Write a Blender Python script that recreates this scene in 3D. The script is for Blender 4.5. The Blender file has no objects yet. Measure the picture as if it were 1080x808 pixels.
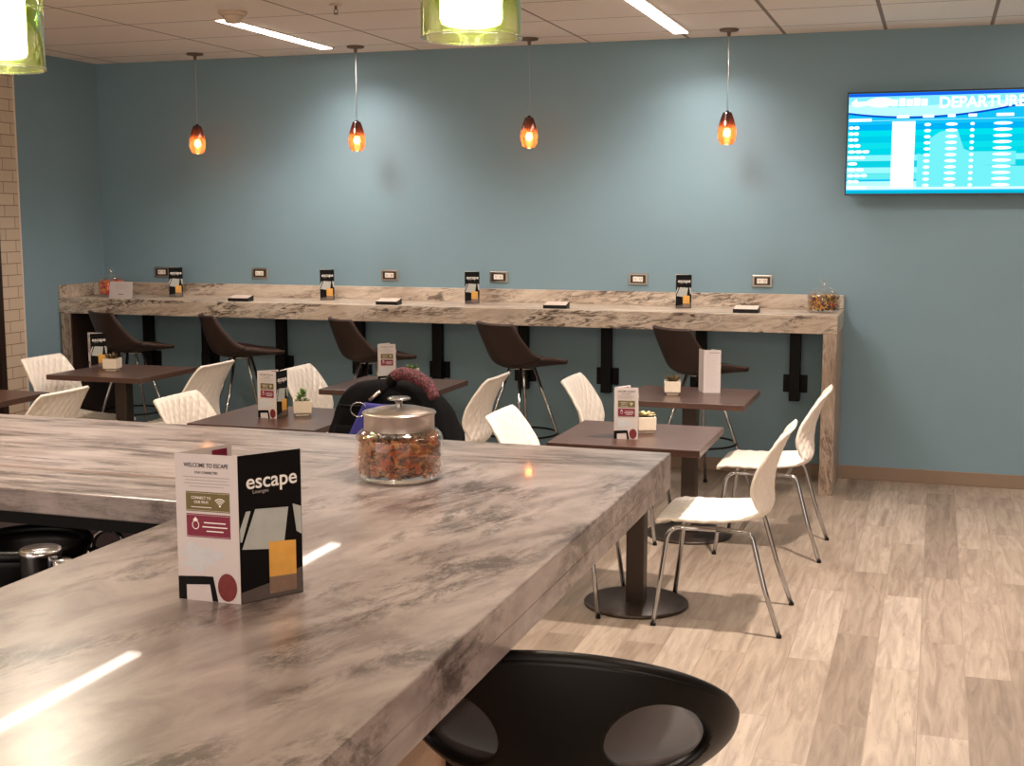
import bpy, bmesh, math, random
from mathutils import Vector, Matrix
PI = math.pi
sc = bpy.context.scene
C = sc.collection
R = math.radians
random.seed(7)

# ------------------------------------------------------------------ materials
def srgb(r, g, b):
    f = lambda c: (c/255/12.92) if c/255 <= 0.04045 else ((c/255+0.055)/1.055)**2.4
    return (f(r), f(g), f(b), 1.0)

class NT:
    def __init__(s, name):
        s.m = bpy.data.materials.new(name); s.m.use_nodes = True
        s.n = s.m.node_tree.nodes; s.l = s.m.node_tree.links
        s.n.clear()
        s.out = s.n.new('ShaderNodeOutputMaterial')
    def add(s, t, **kw):
        n = s.n.new(t)
        for k, v in kw.items():
            if k.startswith('i_'):
                n.inputs[k[2:].replace('_', ' ')].default_value = v
            else: setattr(n, k, v)
        return n
    def link(s, a, b): s.l.new(a, b)
    def math(s, op, a, b=None, c=None):
        n = s.n.new('ShaderNodeMath'); n.operation = op
        for i, v in enumerate((a, b, c)):
            if v is None: continue
            if isinstance(v, (int, float)): n.inputs[i].default_value = v
            else: s.l.new(v, n.inputs[i])
        return n.outputs[0]
    def mix(s, fac, a, b, mode='MIX'):
        n = s.n.new('ShaderNodeMix'); n.data_type = 'RGBA'; n.blend_type = mode
        for sock, v in ((n.inputs[0], fac), (n.inputs[6], a), (n.inputs[7], b)):
            if isinstance(v, (int, float, tuple)): sock.default_value = v
            else: s.l.new(v, sock)
        return n.outputs[2]
    def ramp(s, fac, stops):
        n = s.n.new('ShaderNodeValToRGB'); cr = n.color_ramp
        while len(cr.elements) > 1: cr.elements.remove(cr.elements[-1])
        cr.elements[0].position = stops[0][0]; cr.elements[0].color = stops[0][1]
        for p, c in stops[1:]:
            e = cr.elements.new(p); e.color = c
        s.l.new(fac, n.inputs[0]); return n.outputs[0]
    def coords(s, scale=(1, 1, 1), rot=(0, 0, 0), loc=(0, 0, 0)):
        t = s.n.new('ShaderNodeTexCoord'); m = s.n.new('ShaderNodeMapping')
        m.inputs['Scale'].default_value = scale; m.inputs['Rotation'].default_value = rot
        m.inputs['Location'].default_value = loc
        s.l.new(t.outputs['Object'], m.inputs[0]); return m.outputs[0]
    def noise(s, vec, scale=5, detail=4, rough=.5, dist=0):
        n = s.n.new('ShaderNodeTexNoise'); s.l.new(vec, n.inputs['Vector'])
        n.inputs['Scale'].default_value = scale; n.inputs['Detail'].default_value = detail
        n.inputs['Roughness'].default_value = rough; n.inputs['Distortion'].default_value = dist
        return n.outputs[0]
    def principled(s, col, rough=.5, metal=0, **kw):
        p = s.n.new('ShaderNodeBsdfPrincipled')
        for k, v in (('Base Color', col), ('Roughness', rough), ('Metallic', metal)):
            if isinstance(v, (int, float, tuple)): p.inputs[k].default_value = v
            else: s.l.new(v, p.inputs[k])
        for k, v in kw.items(): p.inputs[k.replace('_', ' ')].default_value = v
        s.l.new(p.outputs[0], s.out.inputs[0]); return p
    def bump(s, p, h, strength=.2, dist=.01):
        b = s.n.new('ShaderNodeBump'); b.inputs['Strength'].default_value = strength
        b.inputs['Distance'].default_value = dist
        s.l.new(h, b.inputs['Height']); s.l.new(b.outputs[0], p.inputs['Normal'])

def simple(name, rgb, rough=.5, metal=0, var=.06, scale=30, bump=0, **kw):
    """plain coloured surface with a slight procedural mottling"""
    t = NT(name); v = t.coords()
    n = t.noise(v, scale, 3)
    c = srgb(*rgb)
    dk = tuple(x*(1-var) for x in c[:3])+(1,); lt = tuple(min(1, x*(1+var)) for x in c[:3])+(1,)
    p = t.principled(t.mix(n, dk, lt), rough, metal, **kw)
    if bump: t.bump(p, n, bump, .002)
    return t.m

def emit(name, rgb, strength, var=0.0):
    t = NT(name); e = t.add('ShaderNodeEmission'); e.inputs[1].default_value = strength
    e.inputs[0].default_value = srgb(*rgb)
    t.link(e.outputs[0], t.out.inputs[0]); return t.m

def thin_glass(name, tint, gloss=.12, rough=.03):
    """thin pane: tinted see-through plus a clear reflection"""
    t = NT(name)
    tr = t.add('ShaderNodeBsdfTransparent'); tr.inputs[0].default_value = tint
    gl = t.add('ShaderNodeBsdfGlossy'); gl.inputs['Roughness'].default_value = rough
    gl.inputs['Color'].default_value = (1, 1, 1, 1)
    fr = t.add('ShaderNodeLayerWeight'); fr.inputs[0].default_value = .35
    f = t.math('ADD', t.math('MULTIPLY', fr.outputs[1], .7), gloss*.5)
    f = t.math('MINIMUM', f, .9)
    mx = t.add('ShaderNodeMixShader'); t.link(f, mx.inputs[0])
    t.link(tr.outputs[0], mx.inputs[1]); t.link(gl.outputs[0], mx.inputs[2])
    t.link(mx.outputs[0], t.out.inputs[0]); return t.m

M = {}
# painted wall
t = NT('blue_grey_paint'); v = t.coords()
n = t.noise(v, 3, 4); n2 = t.noise(v, 260, 2)
p = t.principled(t.mix(n, srgb(119, 147, 160), srgb(125, 153, 166)), .72); t.bump(p, n2, .15, .002)
M['wall'] = t.m
M['wall_plain'] = simple('warm_beige_paint', (176, 158, 142), .8)
M['baseboard'] = simple('taupe_vinyl_baseboard', (136, 116, 98), .5)
M['dark_wood'] = simple('dark_brown_stain', (44, 26, 20), .45, var=.25, scale=14)

# ceiling tiles with their grid seams
t = NT('ceiling_tile'); v = t.coords()
sx = t.add('ShaderNodeSeparateXYZ'); t.link(v, sx.inputs[0])
def seam(coord, off, step, w):
    a = t.math('DIVIDE', t.math('SUBTRACT', coord, off), step)
    fr = t.math('ABSOLUTE', t.math('SUBTRACT', t.math('FRACT', a), .5))
    return t.math('GREATER_THAN', fr, .5 - w/step/2)
left = t.math('LESS_THAN', sx.outputs[0], -1.7)
sl = t.math('MULTIPLY', seam(sx.outputs[0], -4.73, 1.232, .016), left)
sr = t.math('MULTIPLY', seam(sx.outputs[0], -.36, .62, .022), t.math('SUBTRACT', 1, left))
sy = seam(sx.outputs[1], 8.17, .664, .012)
sm = t.math('MAXIMUM', t.math('MAXIMUM', sl, sr), sy)
n = t.noise(v, 90, 4, .7); n2 = t.noise(v, 2.0, 2)
base = t.mix(n, srgb(234, 220, 208), srgb(248, 236, 226))
col = t.mix(sm, base, srgb(146, 126, 114))
p = t.principled(col, .9); t.bump(p, n, .25, .004)
M['ceiling'] = t.m

# wood-look plank floor, planks running towards the back wall
t = NT('plank_floor')
v = t.coords(rot=(0, 0, PI/2))
br = t.add('ShaderNodeTexBrick', offset=.37, offset_frequency=2, squash=1.0)
t.link(v, br.inputs['Vector'])
br.inputs['Color1'].default_value = (0, 0, 0, 1); br.inputs['Color2'].default_value = (1, 1, 1, 1)
br.inputs['Mortar'].default_value = (.5, .5, .5, 1)
br.inputs['Scale'].default_value = 1; br.inputs['Mortar Size'].default_value = .0016
br.inputs['Mortar Smooth'].default_value = .2
br.inputs['Brick Width'].default_value = .98; br.inputs['Row Height'].default_value = .163
br.inputs['Bias'].default_value = 0
hue = br.outputs[0]
sep = t.add('ShaderNodeSeparateColor'); t.link(hue, sep.inputs[0]); rnd = sep.outputs[0]
g = t.coords(scale=(11, 1.1, 1))
# shift the grain per plank
cmb = t.add('ShaderNodeCombineXYZ'); t.link(t.math('MULTIPLY', rnd, 37), cmb.inputs[0]); t.link(t.math('MULTIPLY', rnd, 11), cmb.inputs[1])
ad = t.add('ShaderNodeVectorMath', operation='ADD'); t.link(g, ad.inputs[0]); t.link(cmb.outputs[0], ad.inputs[1])
grain = t.noise(ad.outputs[0], 2.2, 6, .62, 1.2)
big = t.noise(ad.outputs[0], .55, 3, .5, .8)
base = t.ramp(grain, [(0, srgb(100, 88, 78)), (.36, srgb(142, 129, 117)), (.60, srgb(168, 156, 144)), (1, srgb(184, 173, 161))])
tone = t.ramp(rnd, [(0, srgb(190, 180, 170)), (.22, srgb(224, 217, 209)), (.7, srgb(248, 243, 236)), (1, srgb(255, 253, 249))])
col = t.mix(.85, base, tone, 'MULTIPLY')
dk = t.ramp(big, [(0, (1, 1, 1, 1)), (.30, (1, 1, 1, 1)), (.36, (0, 0, 0, 1)), (1, (0, 0, 0, 1))])
kn = t.noise(ad.outputs[0], 5.5, 5, .7, 2.5)
knm = t.ramp(kn, [(0, (1, 1, 1, 1)), (.32, (1, 1, 1, 1)), (.375, (0, 0, 0, 1)), (1, (0, 0, 0, 1))])
smk = t.math('MULTIPLY', t.math('MULTIPLY', dk, .38), 1)
col = t.mix(smk, col, srgb(96, 78, 66))
col = t.mix(t.math('MULTIPLY', knm, .62), col, srgb(82, 62, 50))
col = t.mix(t.math('MULTIPLY', br.outputs[1], .55), col, srgb(112, 92, 78))
p = t.principled(col, .42); t.bump(p, grain, .08, .003)
M['floor'] = t.m

# stone-look laminate: veins stretched along a direction
def stone(name, rotz, light, mid, dark, amount=.5, s=1.0, roll=0, rough=.2):
    t = NT(name)
    def layer(sc_, rz, ry, seed):
        v = t.coords(scale=sc_, rot=(0, 0, 0), loc=(seed, seed*.7, seed*.3))
        return v
    tc = t.add('ShaderNodeTexCoord')
    m1 = t.add('ShaderNodeMapping', vector_type='TEXTURE'); m1.inputs['Rotation'].default_value = (0, roll, rotz)
    m1.inputs['Scale'].default_value = (1, .22, .22)
    t.link(tc.outputs['Object'], m1.inputs[0])
    a = t.noise(m1.outputs[0], 1.1*s, 7, .62, .9)
    b = t.noise(m1.outputs[0], 3.1*s, 8, .72, 1.6)
    c = t.noise(m1.outputs[0], .6*s, 3, .5, .4)
    base = t.ramp(a, [(0, mid), (.40, mid), (.62, light), (1, light)])
    vein = t.math('MULTIPLY', t.ramp(b, [(0, (1, 1, 1, 1)), (.43, (1, 1, 1, 1)), (.53, (0, 0, 0, 1)), (1, (0, 0, 0, 1))]),
                  t.ramp(c, [(0, (1, 1, 1, 1)), (.40, (1, 1, 1, 1)), (.58, (.12, .12, .12, 1)), (1, (.1, .1, .1, 1))]))
    col = t.mix(t.math('MULTIPLY', vein, amount), base, dark)
    t.principled(col, rough)
    return t.m
ctr = dict(light=srgb(182, 166, 152), mid=srgb(150, 132, 119), dark=srgb(74, 58, 48))
M['stone_x'] = stone('streaked_stone_laminate_cross', R(2), amount=.8, s=1.5, rough=.17, **ctr)
M['stone_wall'] = stone('streaked_stone_laminate_bar', 0, roll=R(-9), light=srgb(212, 198, 182), mid=srgb(184, 166, 149), dark=srgb(70, 54, 44), amount=1.0, s=2.6, rough=.3)
M['stone_leg'] = stone('streaked_stone_laminate_upright', 0, roll=R(82), light=srgb(182, 164, 148), mid=srgb(150, 130, 113), dark=srgb(84, 62, 50), amount=.8, s=2.6, rough=.35)
# the foreground top: one pattern across the far arm, another, diagonal, on the right arm
t = NT('streaked_stone_laminate_island')
tc = t.add('ShaderNodeTexCoord')
def vein_layer(rz, s, yscale=.22):
    m1 = t.add('ShaderNodeMapping', vector_type='TEXTURE'); m1.inputs['Rotation'].default_value = (0, 0, rz)
    m1.inputs['Scale'].default_value = (1, yscale, yscale)
    t.link(tc.outputs['Object'], m1.inputs[0])
    a = t.noise(m1.outputs[0], 1.2*s, 7, .6, .8)
    b = t.noise(m1.outputs[0], 2.6*s, 12, .82, .35)
    c = t.noise(m1.outputs[0], .8*s, 3, .5, .3)
    base = t.ramp(a, [(0, srgb(114, 101, 98)), (.36, srgb(136, 123, 119)), (.60, srgb(176, 164, 161)), (1, srgb(190, 179, 176))])
    vein = t.math('MULTIPLY', t.ramp(b, [(0, (1, 1, 1, 1)), (.43, (1, 1, 1, 1)), (.55, (0, 0, 0, 1)), (1, (0, 0, 0, 1))]),
                  t.ramp(c, [(0, (1, 1, 1, 1)), (.46, (1, 1, 1, 1)), (.56, (.15, .15, .15, 1)), (1, (.1, .1, .1, 1))]))
    return t.mix(t.math('MULTIPLY', vein, .85), base, srgb(58, 45, 41))
A = vein_layer(R(1), 2.1, .16); B = vein_layer(R(76), 2.3, .42)
sx = t.add('ShaderNodeSeparateXYZ'); t.link(tc.outputs['Object'], sx.inputs[0])
mr = t.add('ShaderNodeMapRange'); t.link(sx.outputs[0], mr.inputs[0])
mr.inputs[1].default_value = -1.5; mr.inputs[2].default_value = -1.28
mr2 = t.add('ShaderNodeMapRange'); t.link(sx.outputs[1], mr2.inputs[0])
mr2.inputs[1].default_value = 3.02; mr2.inputs[2].default_value = 2.86
mr3 = t.add('ShaderNodeMapRange'); t.link(sx.outputs[1], mr3.inputs[0])
mr3.inputs[1].default_value = 2.36; mr3.inputs[2].default_value = 2.30
fm = t.math('MAXIMUM', t.math('MULTIPLY', mr.outputs[0], mr2.outputs[0]), mr3.outputs[0])
t.principled(t.mix(fm, A, B), .30, Specular_IOR_Level=.35, Coat_Weight=.35, Coat_Roughness=.03)
M['stone_island'] = t.m

# table top
t = NT('brown_wood_laminate'); v = t.coords(scale=(2, 26, 26))
n = t.noise(v, 2.5, 5, .6, .6)
t.principled(t.ramp(n, [(0, srgb(50, 34, 29)), (.5, srgb(72, 50, 43)), (1, srgb(94, 68, 58))]), .3)
M['table'] = t.m
M['table_metal'] = simple('bronze_powder_coat', (64, 54, 48), .38, .5, var=.1)
M['white_plastic'] = simple('white_moulded_plastic', (234, 226, 216), .34, var=.015)
M['chrome'] = simple('polished_chrome', (180, 181, 184), .12, 1.0, var=.02)
M['steel'] = simple('brushed_steel', (182, 172, 164), .28, 1.0, var=.05, scale=80)
M['leather'] = simple('brown_leather', (46, 31, 26), .5, var=.2, scale=60, bump=.2)
M['leather_edge'] = simple('brown_edge_piping', (84, 58, 48), .5)
M['black_metal'] = simple('black_painted_steel', (8, 8, 9), .5, Specular_IOR_Level=.2)
M['black_plastic'] = simple('black_plastic', (7, 7, 8), .42, Specular_IOR_Level=.3)
M['seat_plastic'] = simple('lit_seat_plastic', (74, 68, 68), .35)  # black seat coloured lighter, for the light falling on it
M['black_fabric'] = simple('black_nylon', (9, 9, 11), .9, var=.3, scale=200, bump=.4, Specular_IOR_Level=.12)
M['blue_fabric'] = simple('blue_nylon', (56, 54, 140), .7, var=.15, scale=200, bump=.3)
M['white_card'] = simple('white_card', (202, 193, 192), .5, var=.01)
M['black_print'] = simple('black_print', (10, 9, 10), .5, Specular_IOR_Level=.15)
M['grey_print'] = simple('grey_print', (176, 180, 176), .3, var=.15, scale=40)
M['white_print'] = simple('white_print', (240, 236, 230), .4)
M['ink'] = simple('dark_ink', (50, 42, 44), .6)
M['faint_ink'] = simple('pale_grey_ink', (168, 158, 156), .6)
M['dim_print'] = simple('dim_grey_print', (84, 76, 72), .3, var=.2, scale=50)
M['olive'] = simple('olive_print', (104, 90, 46), .45)
M['maroon'] = simple('maroon_print', (120, 18, 52), .45)
M['map'] = simple('pale_blue_print', (196, 198, 202), .5, var=.1, scale=60)
M['orange_print'] = simple('orange_print', (222, 166, 78), .35, var=.25, scale=30)
M['glass_print'] = simple('tumbler_print', (128, 104, 88), .3, var=.3, scale=60)
M['red_print'] = simple('red_print', (112, 34, 34), .4, var=.4, scale=90)
M['pot'] = simple('white_glazed_ceramic', (222, 208, 190), .35)
M['soil'] = simple('dark_soil', (44, 30, 22), .9, var=.4, scale=120)
M['leaf'] = simple('succulent_green', (92, 128, 48), .5, var=.3, scale=60)
M['leaf_dark'] = simple('succulent_olive_brown', (98, 84, 50), .5, var=.4, scale=60)
M['leaf_pale'] = simple('succulent_cream_green', (176, 158, 112), .5, var=.3, scale=60)
M['clear_glass'] = thin_glass('clear_glass', (.975, .975, .97, 1), .05)
M['green_glass'] = thin_glass('green_glass', (.80, .93, .46, 1), .12)
M['canopy'] = simple('bronze_canopy', (120, 96, 80), .4, .5)
M['detector'] = simple('beige_plastic', (205, 182, 166), .5)
M['cord'] = simple('pale_cord', (168, 162, 156), .5)
M['light_trim'] = simple('white_light_trim', (225, 210, 196), .5)
M['lamp_warm'] = emit('linear_diffuser_glow', (255, 236, 222), 16)
M['lamp_bulb'] = emit('amber_bulb_glow', (255, 226, 170), 40)
M['lamp_white'] = emit('drum_diffuser_glow', (255, 246, 238), 22)
# amber shade: glass that runs from dark brown at the neck to orange
t = NT('amber_glass')
sx = t.add('ShaderNodeSeparateXYZ'); t.link(t.coords(), sx.inputs[0])
mr = t.add('ShaderNodeMapRange'); t.link(sx.outputs[2], mr.inputs[0]); mr.inputs[1].default_value = .0; mr.inputs[2].default_value = .20
tint = t.ramp(mr.outputs[0], [(0, srgb(236, 150, 96)), (.5, srgb(222, 122, 70)), (.68, srgb(150, 62, 40)), (1, srgb(96, 34, 24))])
trn = t.add('ShaderNodeBsdfTranslucent'); t.link(tint, trn.inputs[0])
tr = t.add('ShaderNodeBsdfTransparent'); t.link(tint, tr.inputs[0])
m1 = t.add('ShaderNodeMixShader'); m1.inputs[0].default_value = .30
t.link(tr.outputs[0], m1.inputs[1]); t.link(trn.outputs[0], m1.inputs[2])
gl = t.add('ShaderNodeBsdfGlossy'); gl.inputs['Roughness'].default_value = .05
m2 = t.add('ShaderNodeMixShader'); m2.inputs[0].default_value = .10
t.link(m1.outputs[0], m2.inputs[1]); t.link(gl.outputs[0], m2.inputs[2]); t.link(m2.outputs[0], t.out.inputs[0])
M['amber_glass'] = t.m
# subway tiles
t = NT('cream_subway_tile'); v = t.coords()
sx = t.add('ShaderNodeSeparateXYZ'); t.link(v, sx.inputs[0])
cb = t.add('ShaderNodeCombineXYZ'); t.link(sx.outputs[1], cb.inputs[0]); t.link(sx.outputs[2], cb.inputs[1])
br = t.add('ShaderNodeTexBrick'); t.link(cb.outputs[0], br.inputs['Vector'])
br.inputs['Color1'].default_value = srgb(214, 194, 172); br.inputs['Color2'].default_value = srgb(204, 184, 162)
br.inputs['Mortar'].default_value = srgb(140, 118, 98); br.inputs['Scale'].default_value = 1
br.inputs['Brick Width'].default_value = .20; br.inputs['Row Height'].default_value = .081; br.inputs['Mortar Size'].default_value = .0028
t.principled(br.outputs[0], .25)
M['tile'] = t.m
# knitted handle
t = NT('burgundy_woven_cord'); v = t.coords()
vo = t.add('ShaderNodeTexVoronoi'); t.link(v, vo.inputs[0]); vo.inputs['Scale'].default_value = 110
p = t.principled(t.ramp(vo.outputs[0], [(0, srgb(150, 92, 98)), (.35, srgb(98, 42, 52)), (.8, srgb(38, 12, 18))]), .7)
t.bump(p, vo.outputs[0], .6, .003)
M['woven'] = t.m

# ------------------------------------------------------------------ object helpers
def link(o): C.objects.link(o); return o
def obj(name, bm, mat, parent=None, smooth=False, loc=None, bevel=0, rot=None):
    me = bpy.data.meshes.new(name)
    bmesh.ops.recalc_face_normals(bm, faces=bm.faces)
    bm.to_mesh(me); bm.free()
    for m_ in (mat if isinstance(mat, (list, tuple)) else [mat]): me.materials.append(m_)
    if smooth:
        for p_ in me.polygons: p_.use_smooth = True
    o = link(bpy.data.objects.new(name, me))
    if parent: o.parent = parent
    if loc: o.location = loc
    if rot: o.rotation_euler = rot
    if bevel:
        b = o.modifiers.new('bevel', 'BEVEL'); b.width = bevel; b.segments = 2; b.limit_method = 'ANGLE'; b.angle_limit = R(40)
        b.harden_normals = False
    return o
def tag(o, label, cat, group=None, kind=None):
    o['label'] = label; o['category'] = cat
    if group: o['group'] = group
    if kind: o['kind'] = kind
    return o
def thing(name, label, cat, loc=(0, 0, 0), rz=0, group=None):
    o = link(bpy.data.objects.new(name, None)); o.empty_display_size = .05
    o.location = loc; o.rotation_euler = (0, 0, rz)
    return tag(o, label, cat, group)
def struct(name, bm, mat, **kw):
    o = obj(name, bm, mat, **kw); o['kind'] = 'structure'; return o
def dup(root, loc, rz, label, group=None, scale=None):
    r = root.copy(); link(r); r.location = loc; r.rotation_euler = (0, 0, rz); r['label'] = label
    if group: r['group'] = group
    if scale: r.scale = (scale,)*3
    for ch in list(root.children):
        c = ch.copy(); link(c); c.parent = r
        for g_ in list(ch.children):
            d = g_.copy(); link(d); d.parent = c
    return r

def box(bm, x0, x1, y0, y1, z0, z1):
    vs = [bm.verts.new(p) for p in ((x0,y0,z0),(x1,y0,z0),(x1,y1,z0),(x0,y1,z0),(x0,y0,z1),(x1,y0,z1),(x1,y1,z1),(x0,y1,z1))]
    for f in ((0,3,2,1),(4,5,6,7),(0,1,5,4),(1,2,6,5),(2,3,7,6),(3,0,4,7)): bm.faces.new([vs[i] for i in f])
    return bm
def B(*a):
    return box(bmesh.new(), *a)
def prism(pts, z0, z1, bm=None):
    bm = bm or bmesh.new()
    lo = [bm.verts.new((x, y, z0)) for x, y in pts]; hi = [bm.verts.new((x, y, z1)) for x, y in pts]
    n = len(pts); bm.faces.new(hi); bm.faces.new(lo[::-1])
    for i in range(n): bm.faces.new((lo[i], lo[(i+1) % n], hi[(i+1) % n], hi[i]))
    return bm
def lathe(prof, seg=32, bm=None, cx=0, cy=0, close=False):
    bm = bm or bmesh.new(); rings = []
    for r, z in prof:
        if r < 1e-6: rings.append([bm.verts.new((cx, cy, z))])
        else: rings.append([bm.verts.new((cx+r*math.cos(2*PI*i/seg), cy+r*math.sin(2*PI*i/seg), z)) for i in range(seg)])
    if close: rings.append(rings[0])
    for a, b in zip(rings, rings[1:]):
        for i in range(seg):
            j = (i+1) % seg
            if len(a) == 1 and len(b) == 1: continue
            if len(a) == 1: bm.faces.new((a[0], b[i], b[j]))
            elif len(b) == 1: bm.faces.new((a[i], a[j], b[0]))
            else: bm.faces.new((a[i], a[j], b[j], b[i]))
    return bm
def catmull(pts, n=6):
    pts = [Vector(p) for p in pts]; out = []
    P = [pts[0]*2-pts[1]] + pts + [pts[-1]*2-pts[-2]]
    for i in range(1, len(P)-2):
        for k in range(n):
            s = k/n; a, b, c, d = P[i-1], P[i], P[i+1], P[i+2]
            out.append(.5*((2*b)+(c-a)*s+(2*a-5*b+4*c-d)*s*s+(3*b-a-3*c+d)*s**3))
    out.append(pts[-1]); return out
def tube(pts, r, seg=10, bm=None, closed=False, cap=True):
    bm = bm or bmesh.new(); pts = [Vector(p) for p in pts]; n = len(pts); rings = []
    rr = r if isinstance(r, (list, tuple)) else [r]*n
    up = None
    for i, p in enumerate(pts):
        if closed: d = (pts[(i+1) % n]-pts[i-1]).normalized()
        else: d = (pts[min(i+1, n-1)]-pts[max(i-1, 0)]).normalized()
        if up is None:
            up = Vector((0, 0, 1)) if abs(d.z) < .9 else Vector((1, 0, 0))
        s = d.cross(up).normalized(); up = s.cross(d).normalized()
        rings.append([bm.verts.new(p+(s*math.cos(2*PI*k/seg)+up*math.sin(2*PI*k/seg))*rr[i]) for k in range(seg)])
    rg = list(zip(rings, rings[1:]))
    if closed: rg.append((rings[-1], rings[0]))
    for a, b in rg:
        for k in range(seg): bm.faces.new((a[k], a[(k+1) % seg], b[(k+1) % seg], b[k]))
    if cap and not closed:
        bm.faces.new(rings[0][::-1]); bm.faces.new(rings[-1])
    return bm
def grid(fn, us, vs, bm=None):
    bm = bm or bmesh.new()
    g_ = [[bm.verts.new(fn(u, v)) for u in us] for v in vs]
    for j in range(len(vs)-1):
        for i in range(len(us)-1): bm.faces.new((g_[j][i], g_[j][i+1], g_[j+1][i+1], g_[j+1][i]))
    return bm
def lin(a, b, n): return [a+(b-a)*i/(n-1) for i in range(n)]
def solid(o, t_, off=-1, sub=0):
    s = o.modifiers.new('thickness', 'SOLIDIFY'); s.thickness = t_; s.offset = off
    if sub:
        q = o.modifiers.new('smooth', 'SUBSURF'); q.levels = sub; q.render_levels = sub
    return o
def text_bm(s, size, x, z, y=0, align='CENTER', bold=0.0, ext=.0002, squash=1.0, bm=None):
    """lettering lying in the x-z plane, read from -y"""
    cu = bpy.data.curves.new('t', 'FONT'); cu.body = s; cu.size = size; cu.align_x = align; cu.align_y = 'CENTER'
    cu.extrude = ext; cu.offset = bold*size
    o = bpy.data.objects.new('t', cu); link(o)
    bpy.context.view_layer.update()
    me = bpy.data.meshes.new_from_object(o.evaluated_get(bpy.context.evaluated_depsgraph_get()))
    bpy.data.objects.remove(o); bpy.data.curves.remove(cu)
    me.transform(Matrix.Translation((x, y, z)) @ Matrix.Rotation(PI/2, 4, 'X') @ Matrix.Diagonal((squash, 1, 1, 1)))
    bm = bm or bmesh.new(); bm.from_mesh(me); bpy.data.meshes.remove(me); return bm
def polyxz(pts, y, th=.0003, bm=None):
    bm = bm or bmesh.new()
    a = [bm.verts.new((x, y, z)) for x, z in pts]; b = [bm.verts.new((x, y+th, z)) for x, z in pts]
    n = len(pts); bm.faces.new(a); bm.faces.new(b[::-1])
    for i in range(n): bm.faces.new((a[i], b[i], b[(i+1) % n], a[(i+1) % n]))
    return bm
def rectxz(x0, x1, z0, z1, y, th=.0003, bm=None):
    return polyxz([(x0, z0), (x1, z0), (x1, z1), (x0, z1)], y, th, bm)
def ell(cx, cz, rx, rz, n=20, a0=0, a1=2*PI):
    return [(cx+rx*math.cos(a0+(a1-a0)*i/n), cz+rz*math.sin(a0+(a1-a0)*i/n)) for i in range(n)]

# ------------------------------------------------------------------ room shell
XL, YB, ZC = -6.17, 8.51, 2.86
XR, YF = 5.2, -3.0
struct('floor', B(XL-1.6, XR, YF, YB, -.1, 0), M['floor'])
struct('ceiling', B(XL-1.6, XR, YF, YB, ZC, ZC+.1), M['ceiling'])
struct('wall_back', B(XL-.12, XR, YB, YB+.12, 0, ZC), M['wall'])
struct('wall_right', B(XR, XR+.12, YF, YB+.12, 0, ZC), M['wall_plain'])
struct('wall_left', B(XL-.12, XL, 7.555, YB, 0, ZC), M['wall'])
struct('trim_1', B(XL-.12, XL+.014, 7.543, 7.555, 0, ZC), M['light_trim'])
bm = B(XL-.12, XL+.008, 7.33, 7.543, 0, ZC); box(bm, XL-.12, XL+.008, YF, 6.2, 0, ZC); box(bm, XL-.12, XL+.008, 6.2, 7.33, 2.3, ZC)
struct('wall_left_tiled', bm, M['tile'])
door = struct('door_1', B(XL-.09, XL-.05, 6.25, 7.28, 0, 2.25), M['dark_wood'], bevel=.003)
fr = obj('door_frame', box(box(B(XL-.12, XL+.02, 7.28, 7.33, 0, 2.3), XL-.12, XL+.02, 6.2, 6.25, 0, 2.3), XL-.12, XL+.02, 6.25, 7.28, 2.25, 2.3), M['dark_wood'], door, bevel=.002)
obj('door_handle', tube([(XL-.05, 7.2, 1.0), (XL-.005, 7.2, 1.0), (XL-.005, 7.09, 1.0)], .009), M['steel'], door, True)
struct('baseboard_back', B(XL, XR, YB-.012, YB, 0, .088), M['baseboard'], bevel=.003)
struct('baseboard_left', B(XL, XL+.012, 7.56, YB-.012, 0, .088), M['baseboard'], bevel=.003)
struct('baseboard_right', B(XR-.012, XR, YF, YB-.012, 0, .088), M['baseboard'])

# ------------------------------------------------------------------ bar along the back wall
t_ = thing('wall_bar_counter', 'long stone-look bar counter running along the blue back wall', 'counter', (0, 0, 0))
CT = 1.107
obj('countertop', B(XL+.001, -.555, 7.94, YB-.001, CT-.113, CT), M['stone_wall'], t_, bevel=.004)
obj('backsplash', B(XL+.02, -.557, YB-.022, YB-.001, CT, 1.2), M['stone_wall'], t_, bevel=.002)
obj('side_splash', B(XL+.001, XL+.02, 7.94, YB-.001, CT, 1.2), M['stone_wall'], t_, bevel=.002)
obj('end_panel', B(-.638, -.555, 7.94, YB-.014, 0, CT-.113), M['stone_leg'], t_, bevel=.003)
obj('end_panel', B(XL+.014, XL+.092, 7.94, YB-.014, 0, CT-.113), M['stone_leg'], t_, bevel=.003)
obj('inner_shade', B(XL+.092, XL+.104, 7.955, YB-.014, 0, CT-.113), M['dark_wood'], t_)  # dark sheet standing in for the shade on the end panel's inner face
G = 'black steel brackets under the wall bar'
xs = [-5.757, -5.243, -4.61, -3.972, -3.36, -2.716, -2.12, -1.47, -.852]
def bracket_label(i):
    return ['leftmost black steel wall bracket under the wall bar, behind the first brown stool',
            'black steel wall bracket holding the wall bar, second from the left end',
            'black steel wall bracket holding the wall bar, third from the left end',
            'black steel wall bracket holding the wall bar, fourth from the left end',
            'black steel bracket in the middle of the row of nine under the wall bar',
            'black steel wall bracket holding the wall bar, fourth from its right end',
            'black steel wall bracket holding the wall bar, third from its right end',
            'black steel wall bracket holding the wall bar, second from its right end',
            'rightmost black steel wall bracket, beside the stone end panel of the bar'][i]
r0 = thing('wall_bracket', bracket_label(0), 'bracket', (xs[0], YB, 0), 0, G)
obj('post', B(-.034, .034, -.075, -.012, .505, CT-.114), M['black_metal'], r0, bevel=.002)
bm = B(-.078, .078, -.012, -.0005, .555, .672)
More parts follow.
